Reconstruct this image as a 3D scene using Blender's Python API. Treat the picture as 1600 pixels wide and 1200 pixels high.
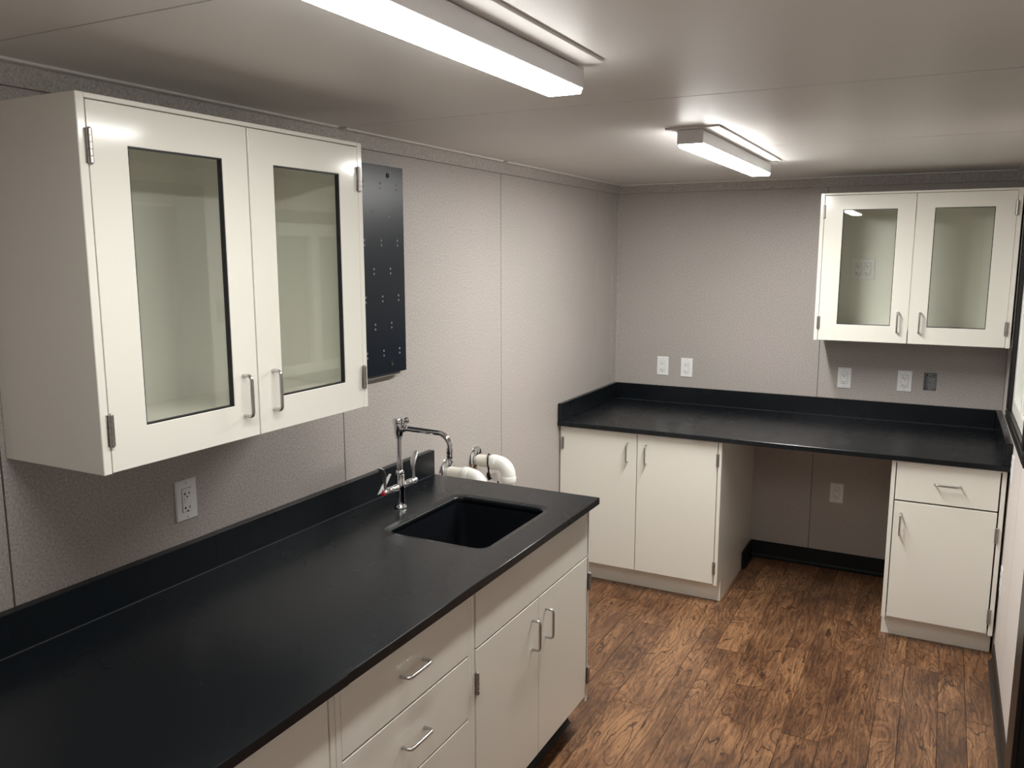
import bpy, bmesh, math, random
from mathutils import Vector, Matrix
random.seed(7)
for o in list(bpy.data.objects): bpy.data.objects.remove(o)
S = bpy.context.scene
COL = S.collection
PI = math.pi

# ------------------------------------------------------------------ camera
CX, CY, CZ = 1.8299, -0.1976, 1.8078
YAW, PITCH, ROLL, FPX = 0.4783, 0.1561, -0.0002, 1298.56
cam_d = bpy.data.cameras.new('camera'); cam = bpy.data.objects.new('camera', cam_d); COL.objects.link(cam)
cam_d.sensor_width = 36.0; cam_d.lens = FPX / 1600 * 36.0; cam_d.clip_start = 0.02
_f = Vector((-math.sin(YAW)*math.cos(PITCH), math.cos(YAW)*math.cos(PITCH), -math.sin(PITCH)))
_r = Vector((math.cos(YAW), math.sin(YAW), 0)); _u = _r.cross(_f)
_r, _u = _r*math.cos(ROLL)+_u*math.sin(ROLL), _u*math.cos(ROLL)-_r*math.sin(ROLL)
cam.matrix_world = Matrix(((_r.x,_u.x,-_f.x,CX),(_r.y,_u.y,-_f.y,CY),(_r.z,_u.z,-_f.z,CZ),(0,0,0,1)))
S.camera = cam
# ------------------------------------------------------------------ world, light level, exposure
w = bpy.data.worlds.new('world'); S.world = w; w.use_nodes = True
w.node_tree.nodes['Background'].inputs[0].default_value = (0.5,0.55,0.6,1)
w.node_tree.nodes['Background'].inputs[1].default_value = 0.02
LAMP = (20.5, 53.0)               # emission of the two light lenses: near, far
LAMP_COL = (1.0, 0.988, 0.95, 1)
S.view_settings.view_transform = 'Standard'; S.view_settings.look = 'None'
S.view_settings.exposure = 1.32; S.view_settings.gamma = 1.0; S.view_settings.use_curve_mapping = False

# ------------------------------------------------------------------ room dimensions
W, YF, YB, H = 2.138, 4.747, -0.80, 2.22
CT = 0.914; TH = 0.025; FCT = 0.901; BS = 0.0995

# ------------------------------------------------------------------ materials
MATS = {}
def mat(name, col, rough=0.5, metal=0.0, spec=0.5, coat=0.0):
    m = bpy.data.materials.new(name); m.use_nodes = True
    b = m.node_tree.nodes['Principled BSDF']
    b.inputs['Base Color'].default_value = (*col, 1); b.inputs['Roughness'].default_value = rough
    b.inputs['Metallic'].default_value = metal; b.inputs['Specular IOR Level'].default_value = spec
    b.inputs['Coat Weight'].default_value = coat
    MATS[name] = m; return m
def nt(m): return m.node_tree.nodes, m.node_tree.links, m.node_tree.nodes['Principled BSDF']
def add_bump(m, scale, strength, dist=0.001, detail=2.0, vec=None):
    n, l, b = nt(m)
    tc = n.new('ShaderNodeNewGeometry'); t = n.new('ShaderNodeTexNoise'); t.inputs['Scale'].default_value = scale
    t.inputs['Detail'].default_value = detail
    if vec:
        mp = n.new('ShaderNodeMapping'); mp.inputs['Scale'].default_value = vec
        l.new(tc.outputs['Position'], mp.inputs['Vector']); l.new(mp.outputs[0], t.inputs['Vector'])
    else: l.new(tc.outputs['Position'], t.inputs['Vector'])
    bp = n.new('ShaderNodeBump'); bp.inputs['Strength'].default_value = strength; bp.inputs['Distance'].default_value = dist
    l.new(t.outputs['Fac'], bp.inputs['Height']); l.new(bp.outputs['Normal'], b.inputs['Normal'])
    return t
def ramp(n, stops):
    r = n.new('ShaderNodeValToRGB'); e = r.color_ramp.elements
    while len(e) > 1: e.remove(e[-1])
    e[0].position, e[0].color = stops[0][0], (*stops[0][1], 1)
    for p, c in stops[1:]:
        k = e.new(p); k.color = (*c, 1)
    return r

mat('cream', (0.85, 0.835, 0.765), 0.13); add_bump(MATS['cream'], 9, 0.02, 0.002)
mat('cream_inside', (0.83, 0.82, 0.76), 0.45)
mat('steel', (0.52, 0.51, 0.49), 0.28, 1.0)
mat('hinge_steel', (0.42, 0.40, 0.38), 0.36, 1.0)
mat('chrome', (0.80, 0.80, 0.82), 0.06, 1.0)
mat('chrome_blade', (0.82, 0.82, 0.84), 0.38, 1.0)
mat('white_plastic', (0.88, 0.88, 0.88), 0.30)
mat('slot_dark', (0.015, 0.013, 0.012), 0.6)
mat('screw', (0.62, 0.61, 0.58), 0.4, 0.4)
mat('gasket', (0.008, 0.007, 0.012), 0.5)
mat('rubber', (0.007, 0.008, 0.010), 0.55, spec=0.3)
mat('rubber_brown', (0.030, 0.025, 0.021), 0.5)
mat('fixture_white', (0.88, 0.885, 0.90), 0.4)
mat('plate_white', (0.84, 0.82, 0.79), 0.5)
mat('pvc', (0.84, 0.84, 0.81), 0.22)
mat('pvc_aged', (0.74, 0.72, 0.64), 0.35)
mat('paper', (0.66, 0.66, 0.64), 0.8)
mat('red', (0.45, 0.012, 0.02), 0.3)
mat('blue', (0.02, 0.05, 0.35), 0.3)
mat('black_frame', (0.012, 0.011, 0.011), 0.35)
mat('white_frame', (0.86, 0.85, 0.81), 0.35)
mat('shade', (0.40, 0.41, 0.37), 0.7)
mat('door_grey', (0.10, 0.115, 0.115), 0.45)
mat('galvanised', (0.30, 0.32, 0.33), 0.45, 0.8)
mat('seam_dark', (0.09, 0.08, 0.07), 0.8)
mat('peg_grey', (0.22, 0.23, 0.24), 0.7)
mat('spacer_grey', (0.20, 0.185, 0.17), 0.7)
mat('caulk', (0.05, 0.055, 0.06), 0.35)

# black epoxy resin worktop
m = mat('epoxy', (0.0045, 0.0066, 0.0090), 0.25, spec=0.38); n, l, b = nt(m)
g = n.new('ShaderNodeNewGeometry'); t = n.new('ShaderNodeTexNoise'); t.inputs['Scale'].default_value = 3.5; t.inputs['Detail'].default_value = 5
l.new(g.outputs['Position'], t.inputs['Vector'])
mr = n.new('ShaderNodeMapRange'); mr.inputs[1].default_value = 0.3; mr.inputs[2].default_value = 0.7; mr.inputs[3].default_value = 0.26; mr.inputs[4].default_value = 0.29
l.new(t.outputs['Fac'], mr.inputs[0]); l.new(mr.outputs[0], b.inputs['Roughness'])
m = mat('pegboard', (0.006, 0.010, 0.018), 0.30, spec=0.28)
m = mat('sink_black', (0.008, 0.009, 0.012), 0.28)

# speckled vinyl wall covering
m = mat('wall_vinyl', (0.5, 0.46, 0.42), 0.5); n, l, b = nt(m)
g = n.new('ShaderNodeNewGeometry')
t1 = n.new('ShaderNodeTexNoise'); t1.inputs['Scale'].default_value = 170; t1.inputs['Detail'].default_value = 3; t1.inputs['Roughness'].default_value = 0.7
t2 = n.new('ShaderNodeTexNoise'); t2.inputs['Scale'].default_value = 2.2; t2.inputs['Detail'].default_value = 3
for t in (t1, t2): l.new(g.outputs['Position'], t.inputs['Vector'])
r1 = ramp(n, [(0.26, (0.25, 0.222, 0.205)), (0.44, (0.405, 0.370, 0.348)), (0.56, (0.475, 0.440, 0.415)), (0.74, (0.62, 0.59, 0.565))])
l.new(t1.outputs['Fac'], r1.inputs['Fac'])
r2 = ramp(n, [(0.3, (0.96, 0.97, 0.955)), (0.7, (1.03, 1.01, 1.02))]); l.new(t2.outputs['Fac'], r2.inputs['Fac'])
mx = n.new('ShaderNodeMix'); mx.data_type = 'RGBA'; mx.blend_type = 'MULTIPLY'; mx.inputs[0].default_value = 1
l.new(r1.outputs[0], mx.inputs[6]); l.new(r2.outputs[0], mx.inputs[7]); l.new(mx.outputs[2], b.inputs['Base Color'])
bp_ = n.new('ShaderNodeBump'); bp_.inputs['Strength'].default_value = 0.12; bp_.inputs['Distance'].default_value = 0.0006
l.new(t1.outputs['Fac'], bp_.inputs['Height']); l.new(bp_.outputs[0], b.inputs['Normal'])

mat('wall_pale', (0.76, 0.705, 0.67), 0.5); add_bump(MATS['wall_pale'], 170, 0.12, 0.0006)

# ceiling board
m = mat('ceiling_board', (0.79, 0.765, 0.735), 0.42); add_bump(m, 40, 0.10, 0.002, 4, (1, 0.35, 1))
mat('ceiling_trim', (0.74, 0.71, 0.67), 0.35)

# hand-scraped hickory planks
m = mat('wood', (0.2, 0.1, 0.05), 0.36); n, l, b = nt(m)
g = n.new('ShaderNodeNewGeometry'); oi = n.new('ShaderNodeObjectInfo')
cmb = n.new('ShaderNodeCombineXYZ')
for k, f_ in enumerate((37.0, 91.0, 13.0)):
    mm = n.new('ShaderNodeMath'); mm.operation = 'MULTIPLY'; mm.inputs[1].default_value = f_
    l.new(oi.outputs['Random'], mm.inputs[0]); l.new(mm.outputs[0], cmb.inputs[k])
va = n.new('ShaderNodeVectorMath'); va.operation = 'ADD'; l.new(g.outputs['Position'], va.inputs[0]); l.new(cmb.outputs[0], va.inputs[1])
def wmap(s):
    mp = n.new('ShaderNodeMapping'); mp.inputs['Scale'].default_value = s; l.new(va.outputs[0], mp.inputs['Vector']); return mp
def wnoise(s, scale, detail, dist=0.0, rough=0.5):
    t = n.new('ShaderNodeTexNoise'); t.inputs['Scale'].default_value = scale; t.inputs['Detail'].default_value = detail
    t.inputs['Distortion'].default_value = dist; t.inputs['Roughness'].default_value = rough
    l.new(wmap(s).outputs[0], t.inputs['Vector']); return t
def math_(op, a, b_=None, c=None, clamp=False):
    q = n.new('ShaderNodeMath'); q.operation = op; q.use_clamp = clamp
    for i, v in enumerate((a, b_, c)):
        if v is None: continue
        if isinstance(v, (int, float)): q.inputs[i].default_value = v
        else: l.new(v, q.inputs[i])
    return q.outputs[0]
nA = wnoise((1, 0.20, 1), 7.0, 2.5, 0.45, 0.45)        # figure
nB = wnoise((1, 0.10, 1), 80, 3)                       # streaks
nG = wnoise((1, 0.14, 1), 230, 2)                      # fine pores
nC = wnoise((1, 0.40, 1), 6, 3, 0.3)                   # stain patches
nD = wnoise((1, 0.6, 1), 40, 2)                        # wobble
v = math_('MULTIPLY', nA.outputs['Fac'], 17.0)
v = math_('ADD', v, math_('MULTIPLY', nD.outputs['Fac'], 0.75))
fr = math_('FRACT', v)
tri = math_('ABSOLUTE', math_('SUBTRACT', fr, 0.5))
mr = n.new('ShaderNodeMapRange'); mr.interpolation_type = 'SMOOTHSTEP'
mr.inputs[1].default_value = 0.0; mr.inputs[2].default_value = 0.13; mr.inputs[3].default_value = 1.0; mr.inputs[4].default_value = 0.0
l.new(tri, mr.inputs[0])
mk = n.new('ShaderNodeMapRange'); mk.inputs[1].default_value = 0.36; mk.inputs[2].default_value = 0.60
l.new(nC.outputs['Fac'], mk.inputs[0])
nE = wnoise((1, 0.085, 1), 150, 2)                     # short dark dashes along the grain
ds = n.new('ShaderNodeMapRange'); ds.inputs[1].default_value = 0.56; ds.inputs[2].default_value = 0.70; l.new(nE.outputs['Fac'], ds.inputs[0])
nF = wnoise((1, 0.35, 1), 11, 2)
dm = n.new('ShaderNodeMapRange'); dm.inputs[1].default_value = 0.42; dm.inputs[2].default_value = 0.60; l.new(nF.outputs['Fac'], dm.inputs[0])
dash = math_('MULTIPLY', math_('MULTIPLY', ds.outputs[0], dm.outputs[0]), 0.75)
line = math_('MULTIPLY', mr.outputs[0], math_('ADD', math_('MULTIPLY', mk.outputs[0], 0.55), 0.30))
line = math_('MAXIMUM', line, dash)
base = ramp(n, [(0.35, (0.078, 0.038, 0.022)), (0.44, (0.150, 0.073, 0.037)), (0.52, (0.228, 0.113, 0.056)), (0.62, (0.37, 0.196, 0.095))])
tone = math_('ADD', math_('MULTIPLY', nC.outputs['Fac'], 0.44), math_('MULTIPLY', nB.outputs['Fac'], 0.34))
tone = math_('ADD', tone, math_('MULTIPLY', nG.outputs['Fac'], 0.22))
tone = math_('ADD', tone, math_('MULTIPLY', math_('SUBTRACT', oi.outputs['Random'], 0.5), 0.085))
tone = math_('ADD', tone, math_('MULTIPLY', math_('SUBTRACT', fr, 0.5), 0.07))
l.new(tone, base.inputs['Fac'])
mx = n.new('ShaderNodeMix'); mx.data_type = 'RGBA'; l.new(line, mx.inputs[0]); l.new(base.outputs[0], mx.inputs[6])
mx.inputs[7].default_value = (0.030, 0.013, 0.008, 1)
l.new(mx.outputs[2], b.inputs['Base Color'])
bb = n.new('ShaderNodeBump'); bb.inputs['Strength'].default_value = 0.25; bb.inputs['Distance'].default_value = 0.0015; bb.invert = True
l.new(math_('ADD', line, math_('MULTIPLY', nB.outputs['Fac'], 0.5)), bb.inputs['Height']); l.new(bb.outputs[0], b.inputs['Normal'])

# thin tinted pane: fresnel reflection over a tinted see-through sheet
def pane(name, tint):
    m = bpy.data.materials.new(name); m.use_nodes = True; n = m.node_tree.nodes; l = m.node_tree.links
    n.remove(n['Principled BSDF']); out = n['Material Output']
    tr = n.new('ShaderNodeBsdfTransparent'); tr.inputs[0].default_value = (*tint, 1)
    gl = n.new('ShaderNodeBsdfGlossy'); gl.inputs['Roughness'].default_value = 0.01; gl.inputs[0].default_value = (0.95, 1, 0.96, 1)
    ge = n.new('ShaderNodeNewGeometry'); dt = n.new('ShaderNodeVectorMath'); dt.operation = 'DOT_PRODUCT'
    l.new(ge.outputs['Incoming'], dt.inputs[0]); l.new(ge.outputs['Normal'], dt.inputs[1])
    def q(op, a, b_):
        k = n.new('ShaderNodeMath'); k.operation = op
        for i, v in enumerate((a, b_)):
            if v is None: continue
            if isinstance(v, float): k.inputs[i].default_value = v
            else: l.new(v, k.inputs[i])
        return k.outputs[0]
    c5 = q('POWER', q('SUBTRACT', 1.0, q('ABSOLUTE', dt.outputs['Value'], None)), 5.0)   # Schlick reflectance of a glass face
    fr = q('ADD', q('MULTIPLY', c5, 0.96), 0.04)
    mx = n.new('ShaderNodeMixShader'); l.new(fr, mx.inputs[0]); l.new(tr.outputs[0], mx.inputs[1]); l.new(gl.outputs[0], mx.inputs[2])
    l.new(mx.outputs[0], out.inputs[0]); MATS[name] = m
pane('pane_glass', (0.972, 0.98, 0.965))
# lens of the light fixtures
def lens_mat(name, power):
    m = bpy.data.materials.new(name); m.use_nodes = True; n = m.node_tree.nodes; l = m.node_tree.links
    n.remove(n['Principled BSDF']); e = n.new('ShaderNodeEmission'); e.inputs[0].default_value = LAMP_COL; e.inputs[1].default_value = power
    l.new(e.outputs[0], n['Material Output'].inputs[0]); MATS[name] = m
for k, p in enumerate(LAMP): lens_mat('lens_%d' % k, p); lens_mat('lens_side_%d' % k, p*0.5)   # the ribbed sides give less light than the face

# ------------------------------------------------------------------ mesh helpers
def bx(bm, x0, x1, y0, y1, z0, z1, bev=0.0, seg=1):
    r = bmesh.ops.create_cube(bm, size=1.0)
    vs = r['verts']
    for v in vs:
        v.co = Vector(((x0+x1)/2 + v.co.x*(x1-x0), (y0+y1)/2 + v.co.y*(y1-y0), (z0+z1)/2 + v.co.z*(z1-z0)))
    if bev > 0:
        es = list({e for v in vs for e in v.link_edges})
        bmesh.ops.bevel(bm, geom=es, offset=bev, segments=seg, affect='EDGES', profile=0.5)
    return bm
def box(*a, bev=0.0, seg=1):
    return bx(bmesh.new(), *a, bev=bev, seg=seg)
def loft(bm, rings, cap0=True, cap1=True, closed=True):
    L = [[bm.verts.new(p) for p in r] for r in rings]
    nn = len(L[0])
    for a, b_ in zip(L, L[1:]):
        for i in range(nn if closed else nn-1):
            j = (i+1) % nn
            bm.faces.new((a[i], a[j], b_[j], b_[i]))
    if cap0: bm.faces.new(list(reversed(L[0])))
    if cap1: bm.faces.new(L[-1])
    return L
def lathe(bm, prof, origin, axis=(0,0,1), seg=24):
    """prof = [(radius, distance along axis)...]"""
    ax = Vector(axis).normalized(); t = Vector((1,0,0)) if abs(ax.x) < 0.9 else Vector((0,1,0))
    u = ax.cross(t).normalized(); v = ax.cross(u)
    o = Vector(origin)
    rings = [[o + ax*h + (u*math.cos(2*PI*k/seg)+v*math.sin(2*PI*k/seg))*max(r,1e-4) for k in range(seg)] for r, h in prof]
    loft(bm, rings)
    return bm
def tube(bm, pts, rad, seg=12, flat=None):
    pts = [Vector(p) for p in pts]
    rs = rad if isinstance(rad, (list, tuple)) else [rad]*len(pts)
    tang = []
    for i in range(len(pts)):
        a = pts[max(i-1,0)]; b_ = pts[min(i+1,len(pts)-1)]; tang.append((b_-a).normalized())
    t0 = tang[0]; ref = Vector((0,0,1)) if abs(t0.z) < 0.9 else Vector((1,0,0))
    u = t0.cross(ref).normalized(); rings = []
    for p, t, r in zip(pts, tang, rs):
        u = (u - t*u.dot(t)).normalized(); v = t.cross(u)
        rings.append([p + u*math.cos(2*PI*k/seg)*r + v*math.sin(2*PI*k/seg)*r for k in range(seg)])
    loft(bm, rings)
    return bm
def arc(c, r, a0, a1, u, v, k=8):
    c, u, v = Vector(c), Vector(u), Vector(v)
    return [c + u*r*math.cos(a0+(a1-a0)*i/k) + v*r*math.sin(a0+(a1-a0)*i/k) for i in range(k+1)]
def ring_plate(x0, x1, z0, z1, X0, X1, Z0, Z1, y0, y1, bev=0.0015):
    """plate in the xz plane with a rectangular opening X0..X1, Z0..Z1; y0 is its front"""
    bm = bmesh.new()
    O = [(x0,z0),(x1,z0),(x1,z1),(x0,z1)]; I = [(X0,Z0),(X1,Z0),(X1,Z1),(X0,Z1)]
    of = [bm.verts.new((a,y0,c)) for a,c in O]; ob = [bm.verts.new((a,y1,c)) for a,c in O]
    inf = [bm.verts.new((a,y0,c)) for a,c in I]; ib = [bm.verts.new((a,y1,c)) for a,c in I]
    for i in range(4):
        j = (i+1) % 4
        bm.faces.new((of[i],of[j],inf[j],inf[i])); bm.faces.new((ob[j],ob[i],ib[i],ib[j]))
        bm.faces.new((of[j],of[i],ob[i],ob[j])); bm.faces.new((inf[i],inf[j],ib[j],ib[i]))
    if bev:
        es = [e for e in bm.edges if (e.verts[0] in of and e.verts[1] in of) or (e.verts[0] in inf and e.verts[1] in inf)]
        bmesh.ops.bevel(bm, geom=es, offset=bev, segments=2, affect='EDGES', profile=0.5)
    return bm
def mesh(name, bm, m, smooth=False):
    bmesh.ops.recalc_face_normals(bm, faces=bm.faces)
    me = bpy.data.meshes.new(name); bm.to_mesh(me); bm.free()
    me.materials.append(MATS[m])
    if smooth:
        me.polygons.foreach_set('use_smooth', [True]*len(me.polygons))
        try: me.set_sharp_from_angle(angle=math.radians(38))
        except Exception: pass
    return me
def link(name, me, parent=None, loc=(0,0,0), rot=(0,0,0)):
    o = bpy.data.objects.new(name, me); COL.objects.link(o); o.parent = parent; o.location = loc; o.rotation_euler = rot
    return o
def obj(name, bm, m, parent=None, loc=(0,0,0), rot=(0,0,0), smooth=False):
    return link(name, mesh(name, bm, m, smooth), parent, loc, rot)
def tag(o, label, cat, group=None):
    o['label'] = label; o['category'] = cat
    if group: o['group'] = group
    return o
def thing(name, label, cat, loc=(0,0,0), rotz=0, group=None):
    o = link(name, None, None, loc, (0,0,rotz)); return tag(o, label, cat, group)
def struct(name, bm, m, label=None):
    o = obj(name, bm, m); o['kind'] = 'structure'
    if label: o['label'] = label
    return o
def cut_boxes(bm, a0, a1, z0, z1, holes, put, bev=0.0):
    """rectangle a0..a1 x z0..z1 minus rectangular holes, as boxes; put(bm,a0,a1,z0,z1)"""
    zs = sorted({z0, z1, *[min(max(q,z0),z1) for h in holes for q in h[2:]]})
    for p, q in zip(zs, zs[1:]):
        if q-p < 1e-5: continue
        mid = (p+q)/2; cur = a0
        for h in sorted(h for h in holes if h[2] < mid < h[3] and h[1] > a0 and h[0] < a1):
            if h[0] > cur: put(bm, cur, h[0], p, q)
            cur = max(cur, h[1])
        if cur < a1: put(bm, cur, a1, p, q)

# ------------------------------------------------------------------ the room shell
# floor: dark sub-floor with single planks on it
floor = struct('floor', box(-0.12, W+0.12, YB-0.12, YF+0.12, -0.08, -0.008), 'seam_dark', 'brown hickory plank floor with wavy dark grain')
cols = [(2.138,2.022,3.29),(2.022,1.922,2.62),(1.922,1.79,2.50),(1.79,1.70,3.31),(1.70,1.531,3.80),(1.531,1.395,2.873),(1.395,1.297,3.617),
        (1.297,1.132,3.165),(1.132,1.0,3.45),(1.0,0.908,3.04),(0.908,0.737,2.81),(0.737,0.60,3.55),(0.60,0.505,3.0),(0.505,0.335,2.6),
        (0.335,0.20,3.3),(0.20,0.105,2.9),(0.105,0.0,3.6)]
unit = mesh('plank', box(0, 1, 0, 1, -0.008, 0), 'wood')
bmp = bmesh.new(); bx(bmp, 0, 1, 0, 1, -0.008, 0); unit = mesh('plank', bmp, 'wood')
PL = 1.162
for (xa, xb, j) in cols:
    y = j
    while y > YB: y -= PL
    while y < YF:
        a, b_ = max(y, YB), min(y+PL, YF)
        o = link('plank', unit, floor, (xb+0.0009, a+0.0009, random.uniform(-0.0004,0.0)))
        o.scale = (xa-xb-0.0018, b_-a-0.0018, 1)
        y += PL

# ceiling: boards meeting at open seams
ceil = struct('ceiling', box(-0.12, W+0.12, YB-0.12, YF+0.12, H+0.003, H+0.1), 'seam_dark', 'low grey board ceiling with cross seams')
cs = [YB, -0.336, 0.864, 2.063, 3.217, YF]
for a, b_ in zip(cs, cs[1:]):
    obj('ceiling_panel', box(0, W, a+0.0026, b_-0.0026, H, H+0.003), 'ceiling_board', ceil)

# left wall
STRIP = 2.166
wl = struct('wall_left', box(-0.12, -0.006, YB-0.12, YF+0.12, 0, H+0.006), 'seam_dark', 'left wall of speckled beige vinyl panels')
sy = [YB, -0.313, 0.872, 2.057, 3.222, 4.4125, YF]
for a, b_ in zip(sy, sy[1:]):
    obj('wall_panel', box(-0.006, 0, a+0.002, b_-0.002, 0, STRIP-0.001, bev=0.0008), 'wall_vinyl', wl)
obj('top_strip', box(-0.006, 0.003, YB, YF, STRIP, H, bev=0.0008), 'wall_vinyl', wl)

# far wall with the cut-out of an open electrical box
JB = (1.762, 1.824, 1.079, 1.173)
bm = bmesh.new(); cut_boxes(bm, -0.12, W+0.12, 0, H+0.006, [JB], lambda b,a0,a1,z0,z1: bx(b, a0, a1, YF+0.006, YF+0.12, z0, z1))
wf = struct('wall_far', bm, 'seam_dark', 'far wall of speckled beige vinyl panels')
for a, b_ in ((0, 1.223), (1.223, W)):
    bm = bmesh.new(); cut_boxes(bm, a+0.0015, b_-0.0015, 0, STRIP-0.001, [JB], lambda b,a0,a1,z0,z1: bx(b, a0, a1, YF, YF+0.006, z0, z1))
    obj('wall_panel', bm, 'wall_vinyl', wf)
obj('top_strip', box(0, W, YF-0.003, YF+0.006, STRIP, H, bev=0.0008), 'wall_vinyl', wf)

# right wall with window and door openings
WIN = (3.31, 4.15, 1.095, 1.985); DOR = (1.78, 2.69, 0.0, 2.03)
bm = bmesh.new(); cut_boxes(bm, YB-0.12, YF+0.12, 0, H+0.006, [WIN, DOR], lambda b,a0,a1,z0,z1: bx(b, W+0.006, W+0.12, a0, a1, z0, z1))
wr = struct('wall_right', bm, 'seam_dark', 'right wall of pale vinyl panels seen edge on')
ry = [YB, -0.13, 1.07, 2.26, 3.455, YF]
for a, b_ in zip(ry, ry[1:]):
    bm = bmesh.new(); cut_boxes(bm, a+0.002, b_-0.002, 0, STRIP-0.001, [WIN, DOR], lambda b,a0,a1,z0,z1: bx(b, W, W+0.006, a0, a1, z0, z1))
    obj('wall_panel', bm, 'wall_pale', wr)
obj('top_strip', box(W-0.003, W+0.006, YB, YF, STRIP, H, bev=0.0008), 'wall_pale', wr)
# wall behind the camera
wb = struct('wall_back', box(-0.12, W+0.12, YB-0.12, YB, 0, H+0.006), 'wall_pale', 'wall behind the viewer of beige vinyl')

# ceiling trims, in lengths that break at the ceiling seams
k = 1
for a, b_ in zip(cs, cs[1:]):
    for x0, x1 in ((0.003, 0.030), (W-0.030, W-0.003)):
        struct('trim_%d' % k, box(x0, x1, a+0.02, b_-0.02, H-0.007, H, bev=0.0025, seg=2), 'ceiling_trim'); k += 1
struct('trim_%d' % k, box(0.03, W-0.03, YF-0.030, YF-0.003, H-0.007, H, bev=0.0025, seg=2), 'ceiling_trim'); k += 1
# corner trims in the far left corner
struct('trim_%d' % k, box(0, 0.004, YF-0.085, YF, 0.0, STRIP-0.002, bev=0.001), 'wall_vinyl'); k += 1
struct('trim_%d' % k, box(0.004, 0.030, YF-0.004, YF, 0.0, STRIP-0.002, bev=0.001), 'wall_vinyl'); k += 1

# black rubber base
def base_profile(bm, p0, p1, nrm, h=0.10, t=0.006):
    p0, p1, nv = Vector(p0), Vector(p1), Vector(nrm)
    prof = [(0,0),(t+0.014,0),(t+0.010,0.003),(t+0.004,0.009),(t,0.020),(t,h-0.003),(t-0.003,h),(0,h)]
    loft(bm, [[p + nv*a + Vector((0,0,c)) for a, c in prof] for p in (p0, p1)])
    return bm
struct('baseboard_far', base_profile(bmesh.new(), (0.896,YF,0), (1.668,YF,0), (0,-1,0)), 'rubber', 'black rubber base under the far counter')
struct('baseboard_left', base_profile(bmesh.new(), (0.896,4.49,0), (0.896,YF-0.022,0), (1,0,0)), 'rubber', 'black rubber base along the cabinet side')
bm = bmesh.new(); base_profile(bm, (W,3.89,0), (W,2.865,0), (-1,0,0), 0.085)
struct('baseboard_right', bm, 'rubber_brown', 'dark rubber base along the right wall')
struct('baseboard_back', base_profile(bmesh.new(), (W,1.60,0), (W,YB,0), (-1,0,0), 0.085), 'rubber_brown', 'dark rubber base along the right wall before the door')

# window in the right wall: black casing, white sashes, pale shade behind the panes
win = link('window_1', None, None, (W, (WIN[0]+WIN[1])/2, WIN[2])); win['kind'] = 'structure'; win['label'] = 'black cased window with white sash frames in right wall'
oy, oz = win.location.y, win.location.z
def wy(y): return y-oy
def wz(z): return z-oz
C0, C1, C2, C3 = 3.235, 4.235, 1.040, 2.050
for (a, b_, c, d) in ((C0, C1, C2, 1.10), (C0, C1, 1.98, C3), (C0, 3.315, 1.10, 1.98), (4.145, C1, 1.10, 1.98)):
    bm = box(-0.014, 0.0, wy(a), wy(b_), wz(c), wz(d), bev=0.002)
    horizontal = (b_-a) > 0.5
    for s in (0.25, 0.6):                      # stepped profile of the casing
        if horizontal: bx(bm, -0.020, -0.013, wy(a), wy(b_), wz(c+(d-c)*s), wz(c+(d-c)*(s+0.22)), bev=0.001)
        else: bx(bm, -0.020, -0.013, wy(a+(b_-a)*s), wy(a+(b_-a)*(s+0.22)), wz(c), wz(d), bev=0.001)
    obj('casing', bm, 'black_frame', win)
for (a, b_, c, d) in ((3.315,4.145,1.10,1.16),(3.315,4.145,1.905,1.98),(3.315,3.385,1.16,1.905),(4.075,4.145,1.16,1.905),(3.66,3.73,1.16,1.905)):
    obj('sash_rail', box(0.0, 0.045, wy(a), wy(b_), wz(c), wz(d), bev=0.003, seg=2), 'white_frame', win)
for (a, b_) in ((3.385,3.66),(3.73,4.075)):
    obj('pane', box(0.018, 0.022, wy(a), wy(b_), wz(1.16), wz(1.905)), 'pane_glass', win)
    obj('shade', box(0.052, 0.056, wy(a)-0.01, wy(b_)+0.01, wz(1.15), wz(1.915)), 'shade', win)
bm = box(0.09, 0.10, wy(3.30), wy(4.16), wz(1.09), wz(1.99)); obj('back_board', bm, 'seam_dark', win)

# door in the right wall
dr = link('door_1', None, None, (W, 2.235, 0)); dr['kind'] = 'structure'; dr['label'] = 'dark grey door in a black frame in right wall'
for (a, b_, c, d) in ((1.61, 1.79, 0, 2.04), (2.68, 2.86, 0, 2.04), (1.61, 2.86, 2.04, 2.14)):
    obj('door_frame', box(-0.016, 0.0, a-2.235, b_-2.235, c, d, bev=0.002), 'black_frame', dr)
obj('door_leaf', box(0.045, 0.085, -0.450, 0.450, 0.006, 2.028, bev=0.002), 'door_grey', dr)
for a, b_, c, d in ((-0.455,-0.45,0,2.03),(0.45,0.455,0,2.03),(-0.45,0.45,2.028,2.03)):
    obj('jamb', box(0.0, 0.085, a, b_, c, d), 'black_frame', dr)
bm = bmesh.new(); lathe(bm, [(0.028,0),(0.028,-0.008),(0.012,-0.010),(0.012,-0.032),(0.026,-0.038),(0.028,-0.052),(0.018,-0.060),(0.0,-0.061)], (0.045,-0.38,1.0), (1,0,0))
obj('door_knob', bm, 'steel', dr, smooth=True)

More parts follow.
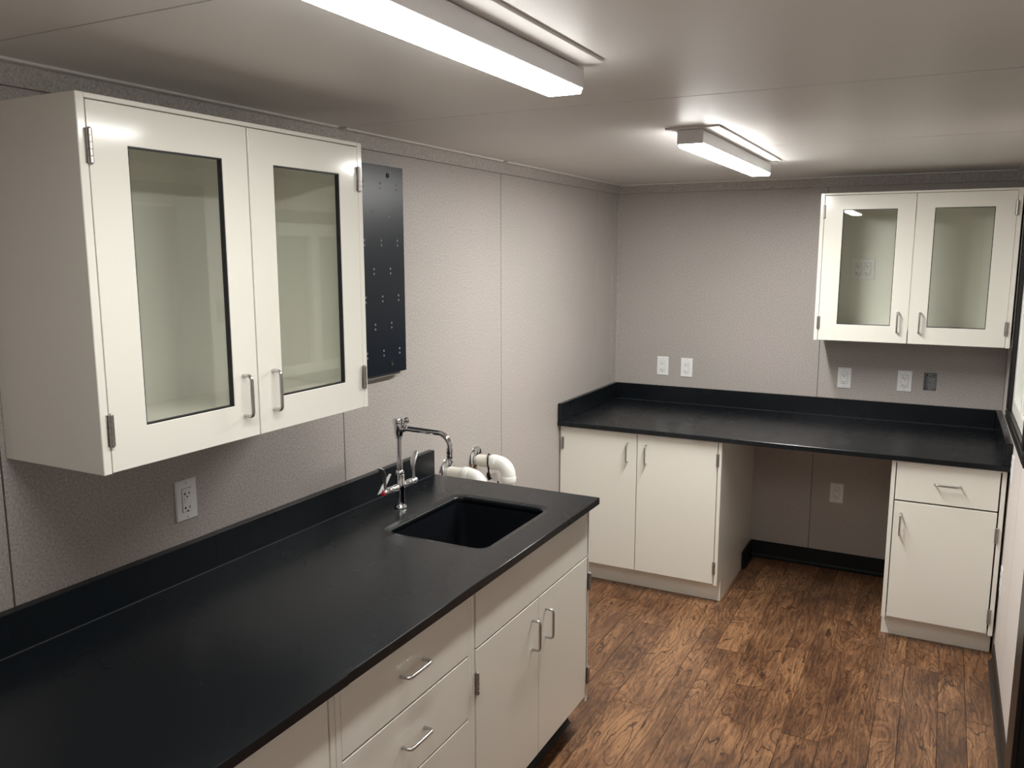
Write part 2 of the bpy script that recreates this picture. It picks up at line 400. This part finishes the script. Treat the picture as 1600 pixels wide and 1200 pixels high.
# ------------------------------------------------------------------ shared hardware
def handle_mesh():
    p = 0.028; q = 0.011; hw = 0.050
    pts = [(0,0.001,-hw)] + [Vector((0,0,0))]*0
    pts = [Vector((0,0.001,-hw)), Vector((0,-(p-q),-hw))]
    pts += arc((0,-(p-q),-hw+q), q, 0, PI/2, (0,0,-1), (0,-1,0), 6)[1:]
    pts += [Vector((0,-p,hw-q))]
    pts += arc((0,-(p-q),hw-q), q, 0, PI/2, (0,-1,0), (0,0,1), 6)[1:]
    pts += [Vector((0,0.001,hw))]
    return mesh('handle', tube(bmesh.new(), pts, 0.0046, 10), 'steel', True)
HANDLE = handle_mesh()
def hinge_mesh():
    bm = bmesh.new(); h = 0.066
    lathe(bm, [(0.0,-h/2-0.003),(0.0032,-h/2-0.002),(0.0045,-h/2)] + [(0.0045,h/2),(0.0032,h/2+0.002),(0.0,h/2+0.003)], (0,-0.0055,0), seg=12)
    for i in range(5):
        z0 = -h/2 + i*h/5
        lathe(bm, [(0.0053,z0+0.0004),(0.0057,z0+0.0007),(0.0057,z0+h/5-0.0007),(0.0053,z0+h/5-0.0004)], (0,-0.0055,0), seg=12)
    bx(bm, -0.008, 0.008, -0.0022, 0.001, -h/2, h/2, bev=0.0005)
    return mesh('hinge', bm, 'hinge_steel', True)
HINGE = hinge_mesh()

# ------------------------------------------------------------------ casework. Local frame: x across, front at y = 0 facing -y, z up
def base_cabinet(name, label, loc, rotz, w_, dep, top, fronts, toe=0.118, toe_mat='cream', recess=0.083, group=None):
    t = thing(name, label, 'cabinet', loc, rotz, group); sd = 0.018
    bm = bmesh.new()
    for x0, x1 in ((0, sd), (w_-sd, w_)):       # side panels, notched for the toe space
        bx(bm, x0, x1, 0, dep, toe-0.006, top, bev=0.0015)
        bx(bm, x0, x1, recess, dep, 0, toe-0.006)
    bx(bm, sd, w_-sd, 0.021, dep, toe-0.006, toe+0.012)
    bx(bm, sd, w_-sd, dep-0.012, dep, toe, top)
    bx(bm, sd, w_-sd, 0.004, 0.05, top-0.014, top)
    obj('carcass', bm, 'cream', t)
    obj('toe_kick', box(sd, w_-sd, recess+0.001, recess+0.012, 0, toe-0.006), toe_mat, t)
    if toe_mat != 'cream':
        obj('toe_base', base_profile(bmesh.new(), (0, recess, 0), (w_, recess, 0), (0,-1,0), 0.1, 0.004), toe_mat, t)
    for f in fronts:
        kind, x0, x1, z0, z1 = f[:5]
        d = obj(kind, box(x0, x1, 0, 0.019, z0, z1, bev=0.0018, seg=2), 'cream', t)
        if 'hx' in f[5]:
            hx, hz, horiz = f[5]['hx'], f[5]['hz'], f[5].get('horiz', False)
            link('handle', HANDLE, d, (hx, 0, hz), (0, PI/2 if horiz else 0, 0))
        for (gx, gz) in f[5].get('hinges', ()):
            link('hinge', HINGE, d, (gx, 0, gz))
    return t

FX = 0.720     # front plane of the left run
LD = 0.716     # its depth back to the wall
HI, LO = 0.595, 0.218
# sink cabinet
base_cabinet('sink_cabinet', 'cream two-door base cabinet with a plain panel under the sink', (FX,1.694,0), PI/2, 0.8735, LD, CT-TH-0.0005, [
    ('apron_panel', 0.029, 0.8655, 0.6985, 0.884, {}),
    ('door', 0.029, 0.4405, 0.136, 0.6935, dict(hx=0.392, hz=0.584, hinges=[(0.0245, HI), (0.0245, LO)])),
    ('door', 0.4445, 0.8655, 0.136, 0.6935, dict(hx=0.494, hz=0.584, hinges=[(0.870, HI), (0.870, LO)]))],
    toe_mat='rubber')
base_cabinet('drawer_cabinet', 'cream base cabinet with stacked drawers left of the sink cabinet', (FX,1.109,0), PI/2, 0.584, LD, CT-TH-0.0005, [
    ('drawer', 0.019, 0.567, 0.6975, 0.884, dict(hx=0.293, hz=0.791, horiz=True)),
    ('drawer', 0.019, 0.567, 0.5085, 0.6925, dict(hx=0.293, hz=0.603, horiz=True)),
    ('drawer', 0.019, 0.567, 0.322, 0.5035, dict(hx=0.293, hz=0.413, horiz=True)),
    ('drawer', 0.019, 0.567, 0.136, 0.317, dict(hx=0.293, hz=0.227, horiz=True))], toe_mat='rubber')
base_cabinet('door_cabinet', 'cream base cabinet nearest the viewer, cut off by the bottom edge', (FX,0.224,0), PI/2, 0.8835, LD, CT-TH-0.0005, [
    ('door', 0.022, 0.4395, 0.136, 0.884, dict(hx=0.390, hz=0.584, hinges=[(0.0175, 0.56), (0.0175, LO)])),
    ('door', 0.4435, 0.8615, 0.136, 0.884, dict(hx=0.493, hz=0.584, hinges=[(0.866, 0.56), (0.866, LO)]))],
    toe_mat='rubber')

# far run
FY = 3.899; FD = YF-FY-0.006
base_cabinet('corner_cabinet', 'wide cream two-door base cabinet in the far left corner', (0.006,FY,0), 0, 0.887, FD, FCT-TH-0.0005, [
    ('door', 0.018, 0.4395, 0.119, 0.870, dict(hx=0.390, hz=0.764, hinges=[(0.014, 0.778), (0.014, 0.206)])),
    ('door', 0.4435, 0.8655, 0.119, 0.870, dict(hx=0.492, hz=0.764, hinges=[(0.868, 0.776), (0.868, 0.206)]))])
base_cabinet('pedestal_cabinet', 'narrow cream base cabinet with one drawer over one door by right wall', (1.670,FY,0), 0, 0.457, FD, FCT-TH-0.0005, [
    ('drawer', 0.022, 0.433, 0.6875, 0.870, dict(hx=0.232, hz=0.781, horiz=True)),
    ('door', 0.022, 0.433, 0.119, 0.6805, dict(hx=0.052, hz=0.575, hinges=[(0.4375, 0.579), (0.4375, 0.202)]))])

# wall cabinets with glazed doors
def wall_cabinet(name, label, loc, rotz, w_, dep, h):
    t = thing(name, label, 'cabinet', loc, rotz); sd = 0.019; z1 = h
    bm = bmesh.new()
    bx(bm, 0, sd, 0, dep, 0, z1, bev=0.0015); bx(bm, w_-sd, w_, 0, dep, 0, z1, bev=0.0015)
    bx(bm, sd, w_-sd, 0.0015, dep, z1-0.010, z1, bev=0.001)
    obj('carcass', bm, 'cream', t)
    bm = bmesh.new(); bx(bm, sd, w_-sd, 0.021, dep, 0.048, 0.066, bev=0.0015); bx(bm, sd, w_-sd, 0.021, 0.033, 0.004, 0.048); obj('bottom_panel', bm, 'cream', t)
    obj('back_panel', box(sd, w_-sd, dep-0.012, dep, 0.066, z1-0.010), 'cream_inside', t)
    mid = w_/2
    for s, (x0, x1, X0, X1, hx, gx) in enumerate(((sd+0.002, mid-0.002, 0.110, 0.361, mid-0.050, sd+0.0015),
                                                  (mid+0.002, w_-sd-0.002, 0.527, 0.781, mid+0.050, w_-sd-0.0015))):
        Z0, Z1 = 0.087, 0.667
        d = obj('door', ring_plate(x0, x1, 0.002, z1-0.0125, X0, X1, Z0, Z1, 0, 0.019), 'cream', t)
        bm = ring_plate(X0, X1, Z0, Z1, X0+0.0028, X1-0.0028, Z0+0.0028, Z1-0.0028, 0.0022, 0.0145, 0); obj('gasket', bm, 'gasket', d)
        obj('glass_pane', box(X0+0.001, X1-0.001, 0.0092, 0.0122, Z0+0.001, Z1-0.001), 'pane_glass', d)
        link('handle', HANDLE, d, (hx, 0, 0.108))
        for gz in (0.0925, 0.658): link('hinge', HINGE, d, (gx, 0, gz))
    return t
wall_cabinet('wall_cabinet', 'large cream glass-door wall cabinet hung on the left wall over worktop', (0.330,0.8842,1.3565), PI/2, 0.8824, 0.329, 0.759)
k_ = 1.018
RX0 = CX+(1.2439-CX)*k_; RX1 = CX+(2.1166-CX)*k_; RZ0 = CZ+(1.3659-CZ)*k_; RZ1 = CZ+(2.1037-CZ)*k_; RY = CY+(4.3069-CY)*k_
wall_cabinet('wall_cabinet', 'cream glass-door wall cabinet on the far wall with an outlet inside', (RX0,RY,RZ0), 0, RX1-RX0, YF-RY-0.001, RZ1-RZ0)

# ------------------------------------------------------------------ worktops
def rrect(x0, x1, y0, y1, r, z, k=7):
    pts = []
    for cx, cy, a in ((x1-r,y1-r,0),(x0+r,y1-r,PI/2),(x0+r,y0+r,PI),(x1-r,y0+r,1.5*PI)):
        for i in range(k): 
            q = a + PI/2*i/(k-1); pts.append(Vector((cx+r*math.cos(q), cy+r*math.sin(q), z)))
    return pts
SX0, SX1, SY0, SY1 = 0.268, 0.628, 1.930, 2.380
def slab_with_hole(x0, x1, y0, y1, zt, th):
    bm = bmesh.new(); c = 0.0025
    outer = [[Vector(p) for p in ((x0,y0,zt-th),(x1,y0,zt-th),(x1,y1,zt-th),(x0,y1,zt-th))],
             [Vector(p) for p in ((x0,y0,zt-c),(x1,y0,zt-c),(x1,y1,zt-c),(x0,y1,zt-c))],
             [Vector(p) for p in ((x0+c,y0,zt),(x1-c,y0,zt),(x1-c,y1-c,zt),(x0+c,y1-c,zt))]]
    inner = [rrect(SX0-0.024,SX1+0.024,SY0-0.024,SY1+0.024,0.058,zt),
             rrect(SX0-0.019,SX1+0.019,SY0-0.019,SY1+0.019,0.053,zt-0.0022),
             rrect(SX0-0.008,SX1+0.008,SY0-0.008,SY1+0.008,0.042,zt-0.0030),
             rrect(SX0-0.003,SX1+0.003,SY0-0.003,SY1+0.003,0.037,zt-0.0045),
             rrect(SX0,SX1,SY0,SY1,0.034,zt-0.009),
             rrect(SX0,SX1,SY0,SY1,0.034,zt-th)]
    L = loft(bm, outer, False, False); M = loft(bm, inner, False, False)
    for a, b_ in ((L[2], M[0]), (L[0], M[5])):
        es = []
        for lp in (a, b_):
            for i in range(len(lp)):
                e = bm.edges.get((lp[i], lp[(i+1)%len(lp)])); es.append(e)
        bmesh.ops.triangle_fill(bm, use_beauty=True, use_dissolve=False, edges=es)
    return bm
LCD, LCE, LSEAM, LY0 = 0.7484, 2.5938, 1.122, 0.150
wt = thing('worktop', 'long black epoxy worktop with sink cut-out along the left wall', 'worktop', (0,0,0))
o = obj('slab', slab_with_hole(0.001, LCD, LSEAM, LCE, CT, TH), 'epoxy', wt)
for p in o.data.polygons: p.use_smooth = 0.02 < p.normal.z < 0.999 or (abs(p.normal.z) < 0.02 and len(p.vertices) == 4 and p.center.x > 0.2 and p.center.x < 0.7 and LSEAM+0.1 < p.center.y < LCE-0.1)
bm = bmesh.new(); q = LCD+0.0012
loft(bm, [[Vector((a, y, c)) for a, c in ((0.001,CT-TH),(q,CT-TH),(q,CT-0.0025),(q-0.0025,CT-0.0001),(0.001,CT-0.0001))] for y in (LY0, LSEAM)])
obj('slab', bm, 'epoxy', wt)
for y0, y1, t_, h_ in ((1.44, LCE, 0.0255, BS), (LY0, 1.44, 0.0249, BS-0.0006)):       # two lengths butted together
    bm = bmesh.new(); c = 0.002
    loft(bm, [[Vector((a, y, CT+z)) for a, z in ((0.001,0),(t_,0),(t_,h_-c),(t_-c,h_),(0.001,h_))] for y in (y0, y1)])
    obj('backsplash', bm, 'epoxy', wt)
bm = bmesh.new(); bx(bm, 0.0255, 0.0275, LY0, LCE, CT, CT+0.0016); obj('caulk_bead', bm, 'caulk', wt)

# sink bowl under the worktop
bm = bmesh.new()
zt = CT-TH-0.0006
R = [rrect(SX0-0.02,SX1+0.02,SY0-0.02,SY1+0.02,0.05,zt-0.012), rrect(SX0-0.02,SX1+0.02,SY0-0.02,SY1+0.02,0.05,zt), rrect(SX0+0.001,SX1-0.001,SY0+0.001,SY1-0.001,0.033,zt),
     rrect(SX0+0.004,SX1-0.004,SY0+0.004,SY1-0.004,0.034,zt-0.10), rrect(SX0+0.010,SX1-0.010,SY0+0.010,SY1-0.010,0.036,zt-0.215),
     rrect(SX0+0.020,SX1-0.020,SY0+0.020,SY1-0.020,0.040,zt-0.236), rrect(SX0+0.045,SX1-0.045,SY0+0.045,SY1-0.045,0.045,zt-0.243)]
cxs, cys = (SX0+SX1)/2, (SY0+SY1)/2
nn = len(R[0])
R.append([Vector((cxs+0.045*math.cos(PI/4*0+2*PI*i/nn), cys+0.045*math.sin(2*PI*i/nn), zt-0.248)) for i in range(nn)])
loft(bm, R, False, True)
sk = thing('sink', 'deep black rectangular sink bowl set under the worktop', 'sink', (cxs,cys,zt-0.25))
for v in bm.verts: v.co -= Vector((cxs,cys,zt-0.25))
o = obj('bowl', bm, 'sink_black', sk, smooth=True)
bm = bmesh.new(); lathe(bm, [(0.044,0.0025),(0.044,0.004),(0.040,0.0055),(0.030,0.0045),(0.028,0.003),(0.0,0.003)], (0,0,0)); obj('drain', bm, 'steel', sk, smooth=True)

# far worktop with splashes on three sides
FCF = 3.868
fw = thing('worktop', 'black epoxy worktop spanning the far wall with raised edges', 'worktop', (0,0,0))
obj('slab', box(0.001, W-0.003, FCF, YF-0.001, FCT-TH, FCT, bev=0.0025), 'epoxy', fw)
obj('backsplash', box(0.026, W-0.029, YF-0.0255, YF-0.0045, FCT, FCT+BS, bev=0.002), 'epoxy', fw)
obj('side_splash', box(0.0045, 0.026, FCF, YF-0.0045, FCT, FCT+BS, bev=0.002), 'epoxy', fw)
obj('side_splash', box(W-0.028, W-0.003, FCF, YF-0.0045, FCT, FCT+BS, bev=0.002), 'epoxy', fw)
obj('caulk_bead', box(0.026, W-0.029, YF-0.0275, YF-0.0255, FCT, FCT+0.0016), 'caulk', fw)

# ------------------------------------------------------------------ faucet
FXX, FYY = 0.165, 2.153
fa = thing('faucet', 'chrome swing-spout laboratory faucet with two wrist blade handles behind sink', 'faucet', (FXX,FYY,CT+0.0002))
bm = bmesh.new(); lathe(bm, [(0.023,0),(0.0235,0.003),(0.021,0.008),(0.0180,0.011),(0.0165,0.016),(0.0162,0.06),(0.0175,0.066),(0.0175,0.090),(0.0162,0.095),(0.0152,0.112),(0.0148,0.122)], (0,0,0), seg=28); obj('body', bm, 'chrome', fa, smooth=True)
bm = bmesh.new(); lathe(bm, [(0.0115,0.118),(0.0140,0.122),(0.0150,0.128),(0.0138,0.134),(0.0098,0.138),(0.0096,0.262)], (0,0,0), seg=24); obj('riser', bm, 'chrome', fa, smooth=True)
bm = bmesh.new()
lathe(bm, [(0.011,0.252),(0.0145,0.255),(0.0145,0.266),(0.0180,0.274),(0.0190,0.300),(0.0185,0.306),(0.0220,0.309),(0.0225,0.318),(0.0195,0.324),(0.0,0.326)], (0,0,0), seg=28)
lathe(bm, [(0.012,0),(0.012,0.012),(0.014,0.013),(0.014,0.022),(0.010,0.024),(0.010,0.032)], (0.006,0,0.290), (1,0,0), 20)
lathe(bm, [(0.009,0),(0.010,0.012),(0.011,0.014),(0.011,0.020),(0.006,0.023)], (0.012,0.006,0.312), (0.75,0.5,0.25), 16)
obj('vacuum_breaker', bm, 'chrome', fa, smooth=True)
pts = [Vector((0.030,0,0.290)), Vector((0.10,0,0.289)), Vector((0.162,0,0.288))] + arc((0.162,0,0.242), 0.046, PI/2, 0, (1,0,0), (0,0,1), 10)[1:] + [Vector((0.208,0,0.232))]
bm = bmesh.new(); tube(bm, pts, 0.0094, 16); obj('spout', bm, 'chrome', fa, smooth=True)
bm = bmesh.new(); lathe(bm, [(0.0095,0.240),(0.0118,0.238),(0.0122,0.222),(0.0112,0.218),(0.0122,0.214),(0.0095,0.204)], (0.208,0,0), seg=20)
prof = [(0.0060,0.204)]
for i in range(6): prof += [(0.0064,0.202-i*0.0042),(0.0048,0.199-i*0.0042)]
lathe(bm, prof, (0.208,0,0), seg=16)
obj('serrated_nozzle', bm, 'chrome', fa, smooth=True)
BZ = 0.078
for s in (-1, 1):
    bm = bmesh.new()
    lathe(bm, [(0.0105,0.008),(0.0105,0.018),(0.0125,0.020),(0.0125,0.034),(0.0112,0.036),(0.0112,0.050),(0.0130,0.052),(0.0130,0.064),(0.0105,0.067),(0.0105,0.080),(0.0120,0.082),(0.0120,0.094),(0.0085,0.098)], (0,0,BZ), (0,s,0), 22)
    obj('valve_bonnet', bm, 'chrome', fa, smooth=True)
    # wrist blade: an S-curved lever widening into a paddle
    if s < 0: P_ = [(-0.088,BZ+0.008,0.005,0.005),(-0.090,BZ+0.030,0.0045,0.005),(-0.092,BZ+0.050,0.004,0.0085),(-0.098,BZ+0.070,0.0035,0.0125),(-0.109,BZ+0.086,0.0035,0.0135),(-0.118,BZ+0.092,0.0035,0.0105),(-0.122,BZ+0.092,0.002,0.004)]
    else: P_ = [(0.084,BZ+0.008,0.005,0.005),(0.084,BZ+0.030,0.004,0.005),(0.081,BZ+0.052,0.0035,0.0085),(0.083,BZ+0.075,0.0035,0.0125),(0.092,BZ+0.094,0.0035,0.0135),(0.100,BZ+0.104,0.0035,0.0105),(0.104,BZ+0.107,0.002,0.004)]
    rings = []
    for i, (yy, zz, th, hw) in enumerate(P_):
        a = P_[max(i-1,0)]; b_ = P_[min(i+1,len(P_)-1)]
        tv = Vector((0,b_[0]-a[0],b_[1]-a[1])).normalized(); nv = Vector((1,0,0)).cross(tv)
        rings.append([Vector((0,yy,zz)) + Vector((1,0,0))*hw*math.cos(2*PI*k/14) + nv*th*math.sin(2*PI*k/14) for k in range(14)])
    bm = bmesh.new(); loft(bm, rings)
    bl = obj('wrist_blade', bm, 'chrome_blade', fa, smooth=True)
    bm = bmesh.new(); lathe(bm, [(0.0085,0.097),(0.0085,0.102),(0.0060,0.106),(0.0,0.107)], (0,0,BZ-0.002), (0,s,0), 16)
    ib = obj('index_button', bm, 'red' if s < 0 else 'blue', bl, smooth=True); ib['label'] = 'red hot index button' if s < 0 else 'blue cold index button'
bm = bmesh.new()
q = [Vector(p) for p in ((-0.022,-0.104,0.070),(-0.020,-0.072,0.074),(-0.018,-0.026,0.126),(-0.020,-0.036,0.130),(-0.024,-0.076,0.096))]
loft(bm, [q, [p+Vector((-0.0006,0.0002,0)) for p in q]])
tgp = obj('paper_tag', bm, 'paper', fa); tgp['label'] = 'white folded paper tag'

# ------------------------------------------------------------------ drain pipes and cable on the left wall
def elbow_pipe(label, y, z):
    t = thing('drain_pipe', label, 'pipe', (0,y,z), 0, 'white elbow pipes behind the worktop end')
    r = 0.0275; hr = 0.0345; X = 0.168; br = 0.052
    bm = bmesh.new(); lathe(bm, [(0.061,0.0005),(0.0615,0.003),(0.055,0.009),(0.038,0.014),(0.0300,0.018)], (0,0,0), (1,0,0), 32); obj('wall_flange', bm, 'chrome', t, smooth=True)
    bm = bmesh.new(); tube(bm, [(0.001,0,0),(X-br-0.02,0,0)], r, 24); obj('stub_pipe', bm, 'pvc_aged', t, smooth=True)
    bm = bmesh.new()
    lathe(bm, [(r+0.001,0),(hr-0.001,0.001),(hr,0.003),(hr,0.026),(hr-0.0025,0.030)], (X-br-0.032,0,0), (1,0,0), 28)
    tube(bm, [(X-br-0.006,0,0)] + arc((X-br,0,-br), br, PI/2, 0, (1,0,0), (0,0,1), 12) + [(X,0,-br-0.006)], hr-0.0025, 24)
    lathe(bm, [(hr-0.0025,0.028),(hr,0.024),(hr,0.003),(hr-0.001,0.001),(r+0.001,0)], (X,0,-br-0.030), (0,0,1), 28)
    obj('elbow', bm, 'pvc', t, smooth=True)
    bm = bmesh.new(); tube(bm, [(X,0,-br-0.02),(X,0,-z+0.001)], r, 24); obj('down_pipe', bm, 'pvc_aged', t, smooth=True)
elbow_pipe('white elbow pipe nearer the faucet, lower half hidden by worktop', 2.727, 0.886)
elbow_pipe('white elbow pipe with a black cable looped round it', 2.974, 0.886)
cb = thing('cable', 'black cable looped over the white elbow pipe', 'cable', (0.06,2.974,0.80))
pts = []
for i in range(29):
    a = 2*PI*i/28
    yy = 0.030*math.cos(a) if math.sin(a) < 0 else 0.034*math.cos(a)
    zz = 0.085 + (0.034*math.sin(a) if math.sin(a) > 0 else 0.068*math.sin(a))
    if math.sin(a) < 0: yy *= (1-0.75*abs(math.sin(a))**2)
    pts.append(Vector((-0.004+0.012*(1-math.cos(a)), yy, zz)))
bm = bmesh.new(); tube(bm, pts, 0.0031, 10); obj('loop', bm, 'rubber', cb, smooth=True)
bm = bmesh.new(); tube(bm, [(0.004,0,0.034),(0.006,0,0.022),(0.009,0,0.010),(0.012,0,0.0)], [0.006,0.0095,0.0085,0.005], 12); obj('knot', bm, 'rubber', cb, smooth=True)
bm = bmesh.new(); tube(bm, [(0.008,0,0.012),(0.030,0.002,0.006),(0.050,0.004,0.004),(0.056,0.004,-0.014),(0.056,0.003,-0.06)], 0.0036, 10); obj('tail', bm, 'rubber', cb, smooth=True)
bm = bmesh.new(); q = [Vector(p) for p in ((0.020,-0.004,0.030),(0.052,-0.012,0.044),(0.066,-0.010,0.004),(0.028,-0.002,0.0))]
loft(bm, [q, [p+Vector((0.0,0.0008,0)) for p in q]]); ob = obj('tag_card', bm, 'paper', cb); ob['label'] = 'small white card tag'

# ------------------------------------------------------------------ drying rack board on the left wall
pb = thing('peg_board', 'black drying board with paired peg holes on left wall', 'board', (0,2.085,1.372))
PY0, PY1, PZ0, PZ1 = -0.305, 0.302, 0.0, 0.741
obj('board', box(0.028, 0.040, PY0, PY1, PZ0, PZ1, bev=0.001), 'pegboard', pb)
for zz in (0.0, PZ1-0.075): obj('spacer', box(0.0, 0.028, PY0+0.03, PY1-0.025, zz-(0.012 if zz == 0 else 0), zz+0.06), 'spacer_grey', pb)
bm = bmesh.new()
rows = [0.670, 0.573, 0.472, 0.372, 0.274, 0.176, 0.078]
for i, zz in enumerate(rows):
    for j in range(-6, 7):
        yy = 0.2595 + j*0.098 + (0 if i % 2 == 0 else -0.047)
        if PY0+0.02 < yy < PY1-0.02:
            for dz in (0.0085, -0.0085):
                lathe(bm, [(0.0042,0.0),(0.0042,0.0010),(0.0032,0.0012),(0.0028,0.0004),(0.0,0.0004)], (0.0398,yy,zz+dz), (1,0,0), 10)
o = obj('peg_holes', bm, 'peg_grey', pb); o['kind'] = 'stuff'; o['label'] = 'rows of paired peg holes'
for yy in (0.208, -0.21):
    for zz in (0.709, 0.036):
        bm = bmesh.new(); lathe(bm, [(0.0085,0.0),(0.0085,0.0015),(0.0068,0.003),(0.0055,0.0022),(0.0025,0.0012),(0.0,0.0012)], (0.040,yy,zz), (1,0,0), 16); obj('screw', bm, 'slot_dark', pb)

# ------------------------------------------------------------------ outlets. Local frame: front faces -y, centred on the plate
def slots(cx, cz):
    bm = bmesh.new()
    for dz in (0.0185, -0.0215):
        z = cz+dz
        bx(bm, cx-0.0080, cx-0.0058, -0.0080, -0.0070, z-0.0040, z+0.0040); bx(bm, cx-0.0110, cx-0.0058, -0.0080, -0.0070, z-0.0011, z+0.0011)
        bx(bm, cx+0.0060, cx+0.0080, -0.0080, -0.0070, z-0.0036, z+0.0036)
        lathe(bm, [(0.0026,0.0070),(0.0026,0.0080)], (cx,0,z-0.0098), (0,-1,0), 12)
    return bm
def outlet(label, loc, rotz, gangs=1, reset=False, group=None):
    hw = 0.036 if gangs == 1 else 0.0585; hh = 0.0575
    t = thing('outlet', label, 'outlet', loc, rotz, group)
    bm = bmesh.new()
    rings = []
    for a, y in ((0,0),(0,-0.0025),(0.003,-0.0052)):
        rings.append([Vector(p) for p in ((-hw+a,y,-hh+a),(hw-a,y,-hh+a),(hw-a,y,hh-a),(-hw+a,y,hh-a))])
    loft(bm, rings); obj('cover_plate', bm, 'white_plastic', t)
    for g_ in range(gangs):
        cx = 0 if gangs == 1 else (-0.023 + 0.046*g_)
        bm = bmesh.new(); bx(bm, cx-0.0170, cx+0.0170, -0.0054, -0.0045, -0.0338, 0.0338); obj('insert_gap', bm, 'seam_dark', t)
        rc = obj('receptacle', box(cx-0.0163, cx+0.0163, -0.0072, -0.002, -0.0330, 0.0330, bev=0.0008), 'white_plastic', t)
        obj('slots', slots(cx, 0), 'slot_dark', rc)['kind'] = 'stuff'
        if reset:
            for dz in (0.0042, -0.0042): obj('button', box(cx-0.010, cx+0.010, -0.0088, -0.006, dz-0.0036, dz+0.0036, bev=0.0006), 'white_plastic', rc)
        for zz in (0.0485, -0.0485):
            bm = bmesh.new(); lathe(bm, [(0.0030,0.0045),(0.0030,0.0056),(0.0020,0.0062),(0.0,0.0062)], (cx,0,zz), (0,-1,0), 12); obj('screw', bm, 'screw', t)
    return t
outlet('white outlet with test buttons on left wall under the wall cabinet', (0.0005,1.3635,1.133), PI/2, reset=True)
outlet('white outlet nearest the room corner above the far worktop', (0.315,YF-0.0005,1.121), 0)
outlet('white outlet second from the room corner above the far worktop', (0.465,YF-0.0005,1.119), 0)
outlet('white outlet below the left door of the far wall cabinet', (1.364,YF-0.0005,1.118), 0)
outlet('white outlet beside the open electrical box on the far wall', (1.670,YF-0.0005,1.121), 0)
outlet('white outlet low on the wall in the knee space under far worktop', (1.361,YF-0.0005,0.452), 0)
outlet('double white outlet inside the far glass-door cabinet', (1.4255,YF-0.0135,1.722), 0, gangs=2)
outlet('white outlet on the right wall just in front of far worktop end', (W-0.0005,3.80,0.905), -PI/2)
outlet('white outlet low on the right wall beside the pedestal cabinet', (W-0.0005,3.82,0.405), -PI/2)
# light switch beside the door
sw = thing('light_switch', 'grey light switch on the right wall beside the door', 'switch', (W-0.0005,2.95,1.51), -PI/2)
bm = bmesh.new(); loft(bm, [[Vector(p) for p in ((-0.036+a,y,-0.0575+a),(0.036-a,y,-0.0575+a),(0.036-a,y,0.0575-a),(-0.036+a,y,0.0575-a))] for a, y in ((0,0),(0,-0.0025),(0.003,-0.0052))]); obj('cover_plate', bm, 'spacer_grey', sw)
obj('rocker', box(-0.0163, 0.0163, -0.0085, -0.003, -0.033, 0.033, bev=0.001), 'spacer_grey', sw)

# open electrical box in the far wall
x0, x1, z0, z1 = JB
jb = thing('junction_box', 'open galvanised electrical box recessed in the far wall', 'electrical box', ((x0+x1)/2, YF, (z0+z1)/2))
hw, hh = (x1-x0)/2-0.003, (z1-z0)/2-0.003; D_ = 0.045; tt = 0.0015
bm = bmesh.new(); bx(bm, -hw, hw, D_-tt, D_, -hh, hh); bx(bm, -hw, -hw+tt, 0.001, D_, -hh, hh); bx(bm, hw-tt, hw, 0.001, D_, -hh, hh); bx(bm, -hw, hw, 0.001, D_, -hh, -hh+tt); bx(bm, -hw, hw, 0.001, D_, hh-tt, hh)
obj('metal_box', bm, 'galvanised', jb)
for zz in (hh-0.006, -hh+0.006):
    bm = bmesh.new(); bx(bm, -0.007, 0.007, 0.002, 0.004, zz-0.005, zz+0.005, bev=0.001); obj('screw_ear', bm, 'galvanised', jb)
for cx, cz in ((0.0, 0.024), (-0.002,-0.010), (-0.016, 0.028)):
    bm = bmesh.new(); lathe(bm, [(0.0035,0.0),(0.0035,0.0006)], (cx,D_-tt,cz), (0,-1,0), 12); obj('knockout_hole', bm, 'slot_dark', jb)
bm = bmesh.new(); lathe(bm, [(0.005,0.0),(0.005,0.003),(0.003,0.004)], (0.016,D_-tt,0.010), (0,-1,0), 12); obj('ground_screw', bm, 'screw', jb)

# ------------------------------------------------------------------ ceiling lights
def light(label, y0, y1, p0, p1, lens):
    ym = (y0+y1)/2
    t = thing('ceiling_light', label, 'light', (1.041, ym, H), 0, 'strip lights along the ceiling')
    a, b_ = y0-ym, y1-ym; hw = 0.0432
    obj('mounting_plate', box(-0.081, 0.101, p0-ym, p1-ym, -0.006, 0.0, bev=0.001), 'plate_white', t)
    obj('housing', box(-hw, hw, a, b_, -0.051, -0.009, bev=0.0015), 'fixture_white', t)
    for s in (a, b_):
        bm = bmesh.new(); bx(bm, -hw-0.0008, hw+0.0008, s-0.0012, s+0.0012, -0.053, -0.007, bev=0.0008)
        cap = obj('end_cap', bm, 'fixture_white', t)
        bm = bmesh.new(); q = -1 if s == a else 1
        lathe(bm, [(0.0115,0.0010),(0.0115,0.0022),(0.0100,0.0022),(0.0100,0.0010)], (0,s,-0.029), (0,q,0), 24); obj('knockout', bm, 'fixture_white', cap)
    bm = bmesh.new()
    prof = [(-hw+0.0015,-0.0515),(hw-0.0015,-0.0515),(hw-0.003,-0.0605),(hw-0.005,-0.0625),(-hw+0.005,-0.0625),(-hw+0.003,-0.0605)]
    loft(bm, [[Vector((px, yy, pz)) for px, pz in prof] for yy in (a+0.010, b_-0.002)])
    o = obj('lens', bm, lens, t); o.data.materials.append(MATS[lens.replace('lens_', 'lens_side_')])
    for p in o.data.polygons: p.material_index = 0 if p.normal.z < -0.9 else 1
light('lit strip light on the ceiling nearest the viewer, cut by top edge', 0.39, 1.5825, 0.40, 1.557, 'lens_0')
light('lit strip light on the ceiling farther away, above the floor aisle', 2.6118, 3.8048, 2.59, 3.737, 'lens_1')
